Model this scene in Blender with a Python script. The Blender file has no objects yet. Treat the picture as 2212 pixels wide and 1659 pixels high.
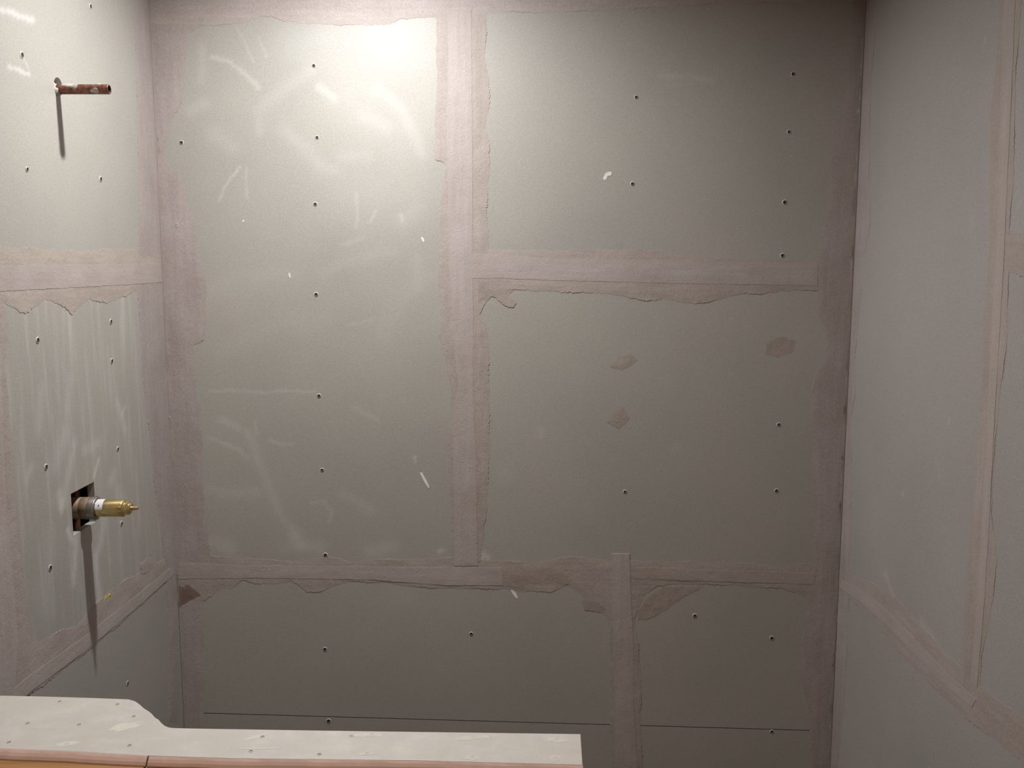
import bpy, bmesh, math, random
import numpy as np
from mathutils import Vector
from mathutils.geometry import delaunay_2d_cdt
from math import sin, cos, radians, pi

S = bpy.context.scene
COL = S.collection
rnd = random.Random(7)

# ------------------------------------------------------------------ camera
FPX, PITCH, EYE = 2007.0, radians(7.43), 1.60
cam_d = bpy.data.cameras.new('camera')
cam_d.sensor_width = 36.0
cam_d.lens = 36.0 * FPX / 2212.0
cam_d.clip_start = 0.01
cam = bpy.data.objects.new('camera', cam_d)
cam.location = (0, 0, EYE)
cam.rotation_euler = (pi / 2 - PITCH, 0, 0)
COL.objects.link(cam)
S.camera = cam

# ------------------------------------------------------------------ world, lamps, exposure
S.view_settings.view_transform = 'Standard'
S.view_settings.look = 'None'
S.view_settings.exposure = 0.0
S.view_settings.gamma = 1.0
w = bpy.data.worlds.new('world')
S.world = w
w.use_nodes = True
w.node_tree.nodes['Background'].inputs[0].default_value = (0.9, 0.93, 1.0, 1)
w.node_tree.nodes['Background'].inputs[1].default_value = 0.0

CEIL = 2.42


def lamp(name, loc, watts, size, color, spread=None, rot=(0, 0, 0)):
    l = bpy.data.lights.new(name, 'AREA')
    l.shape = 'DISK'
    l.size = size
    l.energy = watts
    l.color = color
    if spread:
        l.spread = radians(spread)
    o = bpy.data.objects.new(name, l)
    o.location = loc
    o.rotation_euler = rot
    COL.objects.link(o)
    return o


# recessed ceiling downlight over the shower, and the bathroom's own ceiling light
lamp('shower_downlight', (-0.301, 1.61, 2.352), 13.1, 0.045, (1.0, 0.993, 0.995), 157, (0, radians(-1.5), 0))
lamp('bathroom_ceiling_light', (-0.25, -0.15, 2.38), 4.2, 0.30, (1.0, 0.74, 0.52), 175)

# ------------------------------------------------------------------ measuring: photo ray -> wall
XL, XR, YB = -0.771, 0.753, 2.0623
O = np.array([0, 0, EYE])


def ray(px, py):
    x = (px - 1106) / FPX
    y = -(py - 829.5) / FPX
    return np.array([x, cos(PITCH) + y * sin(PITCH), -sin(PITCH) + y * cos(PITCH)])


class Wall:
    """a wall plane; u runs along it, v is height, h stands out of it into the room"""

    def __init__(s, kind):
        s.kind = kind

    def uv(s, px, py):
        r = ray(px, py)
        if s.kind == 'back':
            p = O + r * (YB / r[1])
            return (p[0], p[2])
        X = XL if s.kind == 'left' else XR
        p = O + r * (X / r[0])
        return (p[1], p[2])

    def P(s, u, v, h):
        if s.kind == 'back':
            return (u, YB - h, v)
        if s.kind == 'left':
            return (XL + h, u, v)
        return (XR - h, u, v)

    def N(s):
        return Vector({'back': (0, -1, 0), 'left': (1, 0, 0), 'right': (-1, 0, 0)}[s.kind])


BACK, LEFT, RIGHT = Wall('back'), Wall('left'), Wall('right')


# ------------------------------------------------------------------ materials
def mat(name):
    m = bpy.data.materials.new(name)
    m.use_nodes = True
    return m, m.node_tree.nodes, m.node_tree.links, m.node_tree.nodes['Principled BSDF']


def rgb(c):
    return (c[0], c[1], c[2], 1)


def noise(N, L, scale, detail=4, rough=0.55, stretch=None, coord='Object'):
    tc = N.new('ShaderNodeTexCoord')
    n = N.new('ShaderNodeTexNoise')
    n.inputs['Scale'].default_value = scale
    n.inputs['Detail'].default_value = detail
    n.inputs['Roughness'].default_value = rough
    if stretch:
        mp = N.new('ShaderNodeMapping')
        mp.inputs['Scale'].default_value = stretch
        L.new(tc.outputs[coord], mp.inputs['Vector'])
        L.new(mp.outputs[0], n.inputs['Vector'])
    else:
        L.new(tc.outputs[coord], n.inputs['Vector'])
    return n.outputs['Fac']


def ramp(N, L, fac, a, b, ca, cb):
    r = N.new('ShaderNodeValToRGB')
    r.color_ramp.elements[0].position = a
    r.color_ramp.elements[1].position = b
    r.color_ramp.elements[0].color = rgb(ca)
    r.color_ramp.elements[1].color = rgb(cb)
    L.new(fac, r.inputs[0])
    return r.outputs[0]


def mix(N, L, fac, a, b, mode='MIX'):
    m = N.new('ShaderNodeMix')
    m.data_type = 'RGBA'
    m.blend_type = mode
    for sock, val in ((m.inputs[0], fac), (m.inputs[6], a), (m.inputs[7], b)):
        if hasattr(val, 'node'):
            L.new(val, sock)
        elif isinstance(val, (int, float)):
            sock.default_value = val
        else:
            sock.default_value = rgb(val)
    return m.outputs[2]


def math_n(N, L, op, a, b):
    m = N.new('ShaderNodeMath')
    m.operation = op
    m.use_clamp = op != 'SUBTRACT'
    for sock, val in ((m.inputs[0], a), (m.inputs[1], b)):
        if hasattr(val, 'node'):
            L.new(val, sock)
        else:
            sock.default_value = val
    return m.outputs[0]


def bump(N, L, b, heights, dist=0.001, strength=1.0):
    prev = None
    for h, d, s in heights:
        bn = N.new('ShaderNodeBump')
        bn.inputs['Distance'].default_value = d
        bn.inputs['Strength'].default_value = s
        L.new(h, bn.inputs['Height'])
        if prev is not None:
            L.new(prev, bn.inputs['Normal'])
        prev = bn.outputs[0]
    L.new(prev, b.inputs['Normal'])


def board_mat(name, base, chalk_col=(0.80, 0.80, 0.78), streak=None, gr=1.0, mottle=0.0):
    m, N, L, b = mat(name)
    blot = noise(N, L, 3.0, 3, 0.5)
    c = ramp(N, L, blot, 0.34, 0.68, [v * k for v, k in zip(base, (0.95, 0.955, 0.95))],
             [v * k for v, k in zip(base, (1.06, 1.05, 1.035))])
    tint = noise(N, L, 9.0, 2, 0.5)
    c = mix(N, L, math_n(N, L, 'MULTIPLY', tint, 0.10), c, (base[0] * 1.0, base[1] * 0.93, base[2] * 1.02))
    if mottle:
        ye = ramp(N, L, noise(N, L, 1.0, 5, 0.65, (13, 26, 10)), 0.52, 0.70, (0, 0, 0), (0.42, 0.42, 0.42))
        c = mix(N, L, ye, c, (0.60, 0.555, 0.40))
        pa = ramp(N, L, noise(N, L, 21.0, 4, 0.6), 0.50, 0.72, (0, 0, 0), (0.5, 0.5, 0.5))
        c = mix(N, L, pa, c, (0.66, 0.63, 0.60))
        dk = ramp(N, L, noise(N, L, 34.0, 4, 0.6), 0.30, 0.44, (0.35, 0.35, 0.35), (0, 0, 0))
        c = mix(N, L, dk, c, (0.47, 0.435, 0.39))
    grain = noise(N, L, 420.0, 2, 0.7)
    g = ramp(N, L, grain, 0.30, 0.70, (0.86, 0.86, 0.86), (1.13, 1.13, 1.13))
    c = mix(N, L, gr, c, g, 'MULTIPLY')
    at = N.new('ShaderNodeAttribute')
    at.attribute_name = 'chalk'
    br = noise(N, L, 28.0, 6, 0.72)
    brc = math_n(N, L, 'MULTIPLY_ADD', br, 1.7)
    brc.node.inputs[2].default_value = 0.08
    k = math_n(N, L, 'MULTIPLY', at.outputs['Fac'], brc)
    c = mix(N, L, k, c, chalk_col)
    if streak:
        st = noise(N, L, 1.0, 5, 0.6, streak)
        sk = ramp(N, L, st, 0.50, 0.80, (0, 0, 0), (0.30, 0.30, 0.30))
        c = mix(N, L, sk, c, chalk_col)
    L.new(c, b.inputs['Base Color'])
    b.inputs['Roughness'].default_value = 0.50
    b.inputs['Specular IOR Level'].default_value = 0.75
    bump(N, L, b, [(grain, 0.0006, 0.25), (blot, 0.004, 0.25)])
    return m


def mud_mat(name, base, along, ridge=0.5, weave=0.0):
    """thinset mortar: pinkish grey, trowelled along the seam"""
    m, N, L, b = mat(name)
    st = {'u': (7, 7, 90), 'v': (90, 90, 7), 'n': (40, 40, 40)}[along]
    blot = noise(N, L, 11.0, 4, 0.55)
    c = ramp(N, L, blot, 0.32, 0.70, [v * k for v, k in zip(base, (0.93, 0.915, 0.90))],
             [v * k for v, k in zip(base, (1.06, 1.065, 1.075))])
    trow = noise(N, L, 1.0, 3, 0.6, st)
    t = ramp(N, L, trow, 0.35, 0.65, (0.955, 0.955, 0.955), (1.045, 1.045, 1.045))
    c = mix(N, L, 1.0, c, t, 'MULTIPLY')
    grain = noise(N, L, 330.0, 2, 0.7)
    g = ramp(N, L, grain, 0.30, 0.70, (0.87, 0.87, 0.87), (1.12, 1.12, 1.12))
    c = mix(N, L, 1.0, c, g, 'MULTIPLY')
    at = N.new('ShaderNodeAttribute')
    at.attribute_name = 'feather'
    fr = noise(N, L, 55.0, 4, 0.65)
    fa = N.new('ShaderNodeMath')
    fa.operation = 'MULTIPLY_ADD'
    fa.inputs[1].default_value = 0.9
    L.new(fr, fa.inputs[0])
    L.new(at.outputs['Fac'], fa.inputs[2])
    thin = ramp(N, L, fa.outputs[0], 0.42, 1.10, (1, 1, 1), (0, 0, 0))
    wash = [0.28 * BOARD[i] + 0.72 * base[i] * (1.0, 0.972, 0.935)[i] for i in range(3)]
    c = mix(N, L, math_n(N, L, 'MULTIPLY', thin, 0.8), c, wash)
    L.new(c, b.inputs['Base Color'])
    b.inputs['Roughness'].default_value = 0.62
    b.inputs['Specular IOR Level'].default_value = 0.5
    lumps = noise(N, L, 45.0, 5, 0.6)
    pits = ramp(N, L, noise(N, L, 130.0, 3, 0.6), 0.30, 0.42, (0, 0, 0), (1, 1, 1))
    hs = [(grain, 0.0008, 0.3), (lumps, 0.0025, 0.45 * ridge + 0.15), (trow, 0.0015, ridge * 0.5), (pits, 0.0008, 0.30)]
    bump(N, L, b, hs)
    return m


def plain(name, base, rough=0.7, metal=0.0, sc=60, var=0.12, bstr=0.2, stretch=None):
    m, N, L, b = mat(name)
    n = noise(N, L, sc, 4, 0.6, stretch)
    c = ramp(N, L, n, 0.3, 0.7, [v * (1 - var) for v in base], [min(1, v * (1 + var)) for v in base])
    L.new(c, b.inputs['Base Color'])
    b.inputs['Roughness'].default_value = rough
    b.inputs['Metallic'].default_value = metal
    bump(N, L, b, [(n, 0.0005, bstr)])
    return m


BOARD = (0.403, 0.389, 0.352)
M = {}
M['board'] = board_mat('cement_board', BOARD)
M['board_side'] = board_mat('cement_board_side', BOARD, streak=(60, 60, 5))
M['board_far'] = board_mat('cement_board_right', (0.402, 0.380, 0.366))
M['board_cap'] = board_mat('cement_board_cap', (0.545, 0.515, 0.475), (0.72, 0.70, 0.62), streak=(16, 40, 10), gr=0.4, mottle=1.0)
M['mud_v'] = mud_mat('thinset_vertical', (0.422, 0.365, 0.335), 'v')
M['mud_u'] = mud_mat('thinset_level', (0.422, 0.365, 0.335), 'u')
M['mud_n'] = mud_mat('thinset_smear', (0.375, 0.318, 0.280), 'n', 0.8)
M['mud_tan'] = mud_mat('thinset_tan', (0.445, 0.378, 0.330), 'u')
M['corner'] = mud_mat('thinset_corner', (0.412, 0.359, 0.339), 'v', 0.3)
M['tape_v'] = mud_mat('joint_tape_vertical', (0.458, 0.402, 0.379), 'v', 0.35)
M['tape_u'] = mud_mat('joint_tape_level', (0.454, 0.397, 0.373), 'u', 0.35)
M['wet'] = mud_mat('damp_thinset', (0.22, 0.155, 0.125), 'n', 0.5)
M['chip'] = plain('white_chip', (0.82, 0.81, 0.76), 0.8)
M['yellow'] = plain('yellow_mark', (0.62, 0.52, 0.10), 0.7)
M['screw'] = plain('screw_steel', (0.05, 0.047, 0.043), 0.6, 0.3)
M['burr'] = plain('board_burr', (0.60, 0.58, 0.51), 0.8, 0, 400)
M['drywall'] = plain('drywall', (0.50, 0.40, 0.32), 0.9)
M['ceil'] = plain('ceiling_paint', (0.40, 0.25, 0.19), 0.9)
M['floor'] = plain('mortar_floor', (0.20, 0.165, 0.14), 0.9, 0, 25)
M['cavity'] = plain('wall_cavity', (0.06, 0.045, 0.035), 0.9)


def wood_mat():
    m, N, L, b = mat('orange_wood')
    n = noise(N, L, 1.0, 5, 0.6, (5, 60, 60))
    c = ramp(N, L, n, 0.30, 0.72, (0.26, 0.125, 0.034), (0.46, 0.235, 0.080))
    L.new(c, b.inputs['Base Color'])
    b.inputs['Roughness'].default_value = 0.55
    bump(N, L, b, [(n, 0.0006, 0.3)])
    return m


M['wood'] = wood_mat()


def metal_mat(name, ca, cb, rough, scale, stretch=None, lo=0.42, hi=0.62, metal=1.0):
    m, N, L, b = mat(name)
    n = noise(N, L, scale, 5, 0.65, stretch)
    c = ramp(N, L, n, lo, hi, ca, cb)
    L.new(c, b.inputs['Base Color'])
    b.inputs['Metallic'].default_value = metal
    b.inputs['Roughness'].default_value = rough
    bump(N, L, b, [(n, 0.0004, 0.25)])
    return m


M['copper'] = metal_mat('tarnished_copper', (0.155, 0.060, 0.042), (0.29, 0.135, 0.095), 0.5, 130, None, 0.40, 0.60, 0.6)
M['brass'] = metal_mat('brass', (0.64, 0.49, 0.21), (0.80, 0.65, 0.34), 0.30, 70, None, 0.3, 0.7)
M['bronze'] = metal_mat('dull_bronze', (0.27, 0.19, 0.125), (0.42, 0.32, 0.225), 0.6, 50, None, 0.3, 0.7, 0.5)
M['steel'] = metal_mat('grey_steel', (0.26, 0.24, 0.225), (0.36, 0.34, 0.32), 0.42, 90, None, 0.3, 0.7, 0.7)
M['stem'] = metal_mat('stem_brass', (0.50, 0.36, 0.20), (0.66, 0.50, 0.30), 0.4, 70, None, 0.3, 0.7, 0.8)
M['dark'] = plain('pipe_bore', (0.03, 0.025, 0.025), 0.6)
M['sticker'] = plain('white_sticker', (0.80, 0.77, 0.80), 0.4, 0, 80, 0.05)
M['ink'] = plain('black_ink', (0.04, 0.04, 0.05), 0.5)
M['blob'] = plain('pale_mortar', (0.50, 0.465, 0.42), 0.8)
M['flux'] = plain('grey_flux', (0.36, 0.33, 0.29), 0.7)


# ------------------------------------------------------------------ objects
def link(name, verts, faces, m, parent=None, smooth=False):
    me = bpy.data.meshes.new(name)
    me.from_pydata([tuple(map(float, v)) for v in verts], [], faces)
    me.materials.append(m)
    if smooth:
        me.shade_smooth()
    me.update()
    o = bpy.data.objects.new(name, me)
    COL.objects.link(o)
    o.parent = parent
    return o


def box(name, lo, hi, m, parent=None, bev=0.0):
    bm = bmesh.new()
    bmesh.ops.create_cube(bm, size=1.0)
    for v in bm.verts:
        v.co = Vector([(lo[i] + hi[i]) / 2 + v.co[i] * (hi[i] - lo[i]) for i in range(3)])
    if bev:
        bmesh.ops.bevel(bm, geom=bm.edges[:], offset=bev, segments=2, affect='EDGES', profile=0.5)
    me = bpy.data.meshes.new(name)
    bm.to_mesh(me)
    bm.free()
    me.materials.append(m)
    o = bpy.data.objects.new(name, me)
    COL.objects.link(o)
    o.parent = parent
    return o


def tag(o, label, cat=None, group=None, kind=None):
    o['label'] = label
    if cat:
        o['category'] = cat
    if group:
        o['group'] = group
    if kind:
        o['kind'] = kind
    return o


def empty(name, loc=(0, 0, 0)):
    o = bpy.data.objects.new(name, None)
    o.empty_display_size = 0.05
    o.location = loc
    COL.objects.link(o)
    return o


# --- boards: a gridded face carrying where chalk and scuffs lie, solid behind
T_BOARD = 0.0127


def stroke_field(U, V, strokes, wall):
    out = np.zeros_like(U)
    U, V = (U + .0016 * np.sin(V * 61 + 1) + .0008 * np.sin(U * 190 + V * 140) + .001 * np.sin(V * 510 + U * 200),
            V + .0016 * np.sin(U * 57 + 2) + .0008 * np.sin(U * 160 - V * 210) + .001 * np.sin(U * 470 - V * 330))
    for pts, wpx, s in strokes:
        s = s * 0.46 if wpx > 4 else s * 0.75
        wpx = wpx * 1.35 if wpx > 7 else wpx
        q = [wall.uv(*p) for p in pts]
        cxp = pts[len(pts) // 2]
        a = np.array(wall.uv(*cxp))
        bb = np.array(wall.uv(cxp[0] + 0.0, cxp[1] + 10.0))
        mpp = np.linalg.norm(bb - a) / 10.0          # metres per photo pixel here
        wd = wpx * mpp
        d2 = np.full_like(U, 1e9)
        if len(q) == 1:
            d2 = (U - q[0][0]) ** 2 + (V - q[0][1]) ** 2
        for (u0, v0), (u1, v1) in zip(q[:-1], q[1:]):
            du, dv = u1 - u0, v1 - v0
            t = np.clip(((U - u0) * du + (V - v0) * dv) / max(du * du + dv * dv, 1e-9), 0, 1)
            d2 = np.minimum(d2, (U - u0 - t * du) ** 2 + (V - v0 - t * dv) ** 2)
        f = s * np.exp(-(d2 / (wd * wd * 0.5)))
        out = out + f * (1 - out)
    return np.clip(out, 0, 1)


def board(wall, quad, m, parent, strokes=(), step=0.0035, holes=(), name='cement_board', h0=0.0):
    """quad: four (u, v) corners: bottom-left, bottom-right, top-right, top-left in wall coordinates"""
    q = [np.array(p, float) for p in quad]
    nu = max(1, int(max(np.linalg.norm(q[1] - q[0]), np.linalg.norm(q[2] - q[3])) / step))
    nv = max(1, int(max(np.linalg.norm(q[3] - q[0]), np.linalg.norm(q[2] - q[1])) / step))
    a, b = np.meshgrid(np.linspace(0, 1, nu + 1), np.linspace(0, 1, nv + 1))
    uv = [(1 - a) * (1 - b) * q[0][i] + a * (1 - b) * q[1][i] + a * b * q[2][i] + (1 - a) * b * q[3][i] for i in (0, 1)]
    U, V = uv[0].ravel(), uv[1].ravel()
    keep = np.ones((nv, nu), bool)
    cu = (uv[0][:-1, :-1] + uv[0][1:, 1:]) / 2
    cv = (uv[1][:-1, :-1] + uv[1][1:, 1:]) / 2
    for hkind, *hp in holes:
        if hkind == 'round':
            keep &= ((cu - hp[0]) ** 2 + (cv - hp[1]) ** 2) > hp[2] ** 2
        else:
            keep &= ~((cu > hp[0]) & (cu < hp[1]) & (cv > hp[2]) & (cv < hp[3]))
    idx = np.arange((nu + 1) * (nv + 1)).reshape(nv + 1, nu + 1)
    f = np.stack([idx[:-1, :-1], idx[:-1, 1:], idx[1:, 1:], idx[1:, :-1]], -1)[keep]
    if wall.kind == 'right':
        f = f[:, ::-1]
    # border edges: used once
    e = np.concatenate([f[:, [0, 1]], f[:, [1, 2]], f[:, [2, 3]], f[:, [3, 0]]])
    key = np.sort(e, 1)
    _, inv, cnt = np.unique(key[:, 0] * 10 ** 7 + key[:, 1], return_inverse=True, return_counts=True)
    be = e[cnt[inv] == 1]
    bv = np.unique(be)
    outer = set(np.concatenate([idx[0], idx[-1], idx[:, 0], idx[:, -1]]).tolist())
    for hkind, *hp in holes:                        # pull the ragged rim of a hole onto its true edge
        for i in bv:
            if int(i) in outer:
                continue
            if hkind == 'round':
                r = math.hypot(U[i] - hp[0], V[i] - hp[1])
                if r < hp[2] * 1.6:
                    k = hp[2] / max(r, 1e-6)
                    U[i] = hp[0] + (U[i] - hp[0]) * k
                    V[i] = hp[1] + (V[i] - hp[1]) * k
            elif hp[0] - .01 < U[i] < hp[1] + .01 and hp[2] - .01 < V[i] < hp[3] + .01:
                for k, arr in ((0, U), (1, U), (2, V), (3, V)):
                    if abs(arr[i] - hp[k]) < step * 0.75:
                        arr[i] = hp[k]
    chalk = stroke_field(U, V, strokes, wall)
    n0 = len(U)
    front = [wall.P(u, v, h0) for u, v in zip(U, V)]
    remap = {int(i): n0 + k for k, i in enumerate(bv)}
    back = [wall.P(U[i], V[i], h0 - T_BOARD) for i in bv]
    faces = f.tolist() + [[int(y), int(x), remap[int(x)], remap[int(y)]] for x, y in be]
    if not holes:
        o4 = [idx[0, 0], idx[0, -1], idx[-1, -1], idx[-1, 0]]
    o = link(name, front + back, faces, m, parent)
    at = o.data.attributes.new('chalk', 'FLOAT', 'POINT')
    at.data.foreach_set('value', np.concatenate([chalk, np.zeros(len(bv))]).astype(np.float32))
    return o


_h = {'back': 0, 'left': 0, 'right': 0}


def roughen(q, amp, seg, keepers):
    """break a traced outline into short runs and let them wander, as a trowelled edge does"""
    out = []
    n = len(q)
    ph = [rnd.uniform(0, 6.3) for _ in range(8)]
    s = 0.0
    for i in range(n):
        a, b = np.array(q[i]), np.array(q[(i + 1) % n])
        d = b - a
        ln = np.linalg.norm(d)
        if ln < 1e-6:
            continue
        nrm = np.array([-d[1], d[0]]) / ln
        k = max(1, int(ln / seg))
        fixed = any(f(a) and f(b) for f in keepers)
        for j in range(1 if fixed else k):
            p = a + d * (j / k if not fixed else 0)
            if not fixed and j:
                t = s + ln * j / k
                wv = sum(math.sin(t * fr + ph[m]) * am for m, (fr, am) in
                         enumerate(((90, .45), (210, .35), (480, .30), (1100, .32)))) + rnd.uniform(-.45, .45)
                p = p + nrm * wv * amp
            out.append(tuple(p))
        s += ln
    return out


def edge_dist(p, q):
    d2 = np.full(len(p), 1e9)
    for i in range(len(q)):
        a, b = q[i], q[(i + 1) % len(q)]
        e = b - a
        t = np.clip(((p - a) @ e) / max(e @ e, 1e-12), 0, 1)
        w_ = p - a - t[:, None] * e
        d2 = np.minimum(d2, (w_ * w_).sum(1))
    return np.sqrt(d2)


def inside(p, q):
    r = np.zeros(len(p), bool)
    for i in range(len(q)):
        (x0, y0), (x1, y1) = q[i], q[(i + 1) % len(q)]
        if y0 == y1:
            continue
        c = ((y0 > p[:, 1]) != (y1 > p[:, 1])) & (p[:, 0] < (x1 - x0) * (p[:, 1] - y0) / (y1 - y0) + x0)
        r ^= c
    return r


def patch(wall, pts, m, parent, name='thinset_seam', amp=0.0017, h=None, px=True, seg=0.0028, label=None, feather_w=0.022):
    q = [wall.uv(*p) for p in pts] if px else list(pts)
    lim = {'back': (XL, XR), 'left': (-9, YB), 'right': (-9, YB)}[wall.kind]
    q = [(min(max(u, lim[0] + .0005), lim[1] - .0005), v) for u, v in q]
    keepers = [lambda p, c=c: abs(p[0] - c) < 0.003 for c in lim] + [lambda p: p[1] > 2.25]
    q = roughen(q, amp, seg, keepers)
    if h is None:
        _h[wall.kind] += 1
        h = (0.0012 if name == 'joint_tape' else 0.0007) + 0.00004 * _h[wall.kind]
    # fill the outline with a loose net of points so the mortar can thin out and roll a little
    qa = np.array(q)
    n = len(q)
    lo, hi = qa.min(0), qa.max(0)
    sp = 0.0065
    gx, gy = np.meshgrid(np.arange(lo[0] + sp / 2, hi[0], sp), np.arange(lo[1] + sp / 2, hi[1], sp))
    nr = np.random.default_rng(len(q) + _h[wall.kind] * 7)
    gp = np.stack([gx.ravel(), gy.ravel()], 1) + nr.uniform(-.0016, .0016, (gx.size, 2))
    d = edge_dist(gp, qa)
    ins = inside(gp, qa)
    gp = gp[ins & (d > 0.0022)]
    vv2, _, ff, vorig, _, _ = delaunay_2d_cdt([Vector(p) for p in q] + [Vector(p) for p in gp.tolist()],
                                              [(i, (i + 1) % n) for i in range(n)], [], 1, 1e-6)
    uv2 = np.array([(v.x, v.y) for v in vv2])
    ed = edge_dist(uv2, qa)
    feather = np.clip(ed / feather_w, 0, 1)
    U2, V2 = uv2[:, 0], uv2[:, 1]
    roll = (np.sin(U2 * 61 + V2 * 23) + np.sin(U2 * 37 - V2 * 71 + 1.3) + np.sin(U2 * 143 + V2 * 97 + 2.1) * .6) / 2.6
    lipn = 0.5 + 0.5 * np.sin(U2 * 47 + V2 * 53 + _h[wall.kind])
    lip = 0.9 if name == 'joint_tape' else 0.25 + 0.75 * lipn ** 2
    hh = h * (lip + (1 - lip) * np.clip(ed / 0.012, 0, 1)) + 0.00016 * roll * np.clip(ed / 0.010, 0, 1)
    hh = np.maximum(hh, 0.0002)
    front = [wall.P(u, v, z) for (u, v), z in zip(uv2, hh)]
    N = wall.N()
    fs = []
    use = {}
    for t in ff:
        t = list(t)
        a, b, c = (Vector(front[i]) for i in t[:3])
        if (b - a).cross(c - a).dot(N) < 0:
            t = t[::-1]
        fs.append(t)
        for k in range(len(t)):
            e = (t[k], t[(k + 1) % len(t)])
            use[(min(e), max(e))] = None if (min(e), max(e)) in use else e
    rim = [e for e in use.values() if e]
    rv_ = sorted({i for e in rim for i in e})
    m0 = len(front)
    nr_ = len(rv_)
    rmap = {i: m0 + k for k, i in enumerate(rv_)}
    base = [front[i] for i in rv_] + [wall.P(uv2[i][0], uv2[i][1], -0.0002) for i in rv_]
    for x, y in rim:
        fs.append([rmap[y], rmap[x], rmap[x] + nr_, rmap[y] + nr_])
    o = link(name, front + base, fs, m, parent)
    o.data.polygons.foreach_set('use_smooth', [True] * (len(fs) - len(rim)) + [False] * len(rim))
    at = o.data.attributes.new('feather', 'FLOAT', 'POINT')
    at.data.foreach_set('value', np.concatenate([feather, np.zeros(len(base))]).astype(np.float32))
    if label:
        o['label'] = label
    return o


def lathe(prof, n=28, axis='x'):
    """profile of (along, radius); returns verts, faces about the +x axis"""
    vs, fs = [], []
    for a, r in prof:
        for k in range(n):
            t = 2 * pi * k / n
            vs.append((a, r * cos(t), r * sin(t)))
    for i in range(len(prof) - 1):
        for k in range(n):
            k2 = (k + 1) % n
            fs.append([i * n + k, (i + 1) * n + k, (i + 1) * n + k2, i * n + k2])
    return vs, fs


def screw_mesh():
    vs, fs = lathe([(0.0002, 0.0054), (0.0009, 0.0046), (0.0012, 0.0038), (0.0002, 0.0026)], 14)
    me = bpy.data.meshes.new('screw')
    n0 = len(vs)
    hv, hf = lathe([(0.0003, 0.0029), (0.00055, 0.0019), (0.0003, 0.0012), (0.0002, 0.0001)], 14)
    me.from_pydata(vs + hv, [], fs + [[i + n0 for i in f] for f in hf])
    me.materials.append(M['burr'])
    me.materials.append(M['screw'])
    me.polygons.foreach_set('material_index', [0] * (len(fs) - 14) + [1] * 14 + [1] * len(hf))
    me.update()
    return me


SCREW = screw_mesh()


def screws(wall, spots, parent, h=0.0):
    for p in spots:
        u, v = wall.uv(*p)
        o = bpy.data.objects.new('screw', SCREW)
        o.location = wall.P(u, v, h)
        o.rotation_euler = {'back': (0, 0, -pi / 2), 'left': (0, 0, 0), 'right': (0, 0, pi)}[wall.kind]
        o.rotation_euler.rotate_axis('X', rnd.uniform(0, 6))
        k = rnd.uniform(0.85, 1.15)
        o.scale = (1, k, k)
        COL.objects.link(o)
        o.parent = parent


# ================================================================== the room shell
floor = box('floor', (-1.2, -1.5, -0.05), (1.2, 2.3, 0.0), M['floor'])
tag(floor, 'bare mortar floor of the unfinished shower room', 'floor', kind='structure')
ceiling = box('ceiling', (-1.0, -1.5, CEIL), (1.0, 2.2, CEIL + 0.05), M['ceil'])
tag(ceiling, 'warm tan painted ceiling above the shower', 'ceiling', kind='structure')
wf = box('wall_front', (-1.0, -1.5, 0), (1.0, -1.45, CEIL), M['drywall'])
tag(wf, 'plain tan drywall behind the photographer, facing the shower', 'wall', kind='structure')

wall_back = empty('wall_back', (0, 0, 0))
tag(wall_back, 'back wall of grey cement boards with pinkish taped seams', 'wall', kind='structure')
wall_left = empty('wall_left', (0, 0, 0))
tag(wall_left, 'shower wall of cement board from which the pipe and brass valve stick out', 'wall', kind='structure')
wall_right = empty('wall_right', (0, 0, 0))
tag(wall_right, 'bare side wall of cement board without plumbing, facing the valve', 'wall', kind='structure')

box('backing', (XL - 0.1, YB + T_BOARD + 0.002, 0), (XR + 0.1, YB + 0.10, CEIL), M['cavity'], wall_back)
box('backing', (XL - 0.16, -1.45, 0), (XL - 0.125, YB + 0.10, CEIL), M['cavity'], wall_left)
box('backing', (XR + T_BOARD + 0.002, -1.45, 0), (XR + 0.10, YB + 0.10, CEIL), M['cavity'], wall_right)
box('drywall_panel', (XL - T_BOARD, -1.45, 0), (XL, 0.897, CEIL), M['drywall'], wall_left)
box('drywall_panel', (XR, -1.45, 0), (XR + T_BOARD, 0.897, CEIL), M['drywall'], wall_right)

# ------------------------------------------------------------------ back wall boards
G = 0.0012
us = BACK.uv(1000, 568)[0]
ul = BACK.uv(1344, 1400)[0]
v_top = 2.185
v_mid = BACK.uv(1300, 583)[1]
v_low = BACK.uv(1000, 1238)[1]
c0 = BACK.uv(450, 1541)
c1 = BACK.uv(1745, 1578)
sl = (c1[1] - c0[1]) / (c1[0] - c0[0])


def crack(u):
    return c0[1] + (u - c0[0]) * sl


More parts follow.
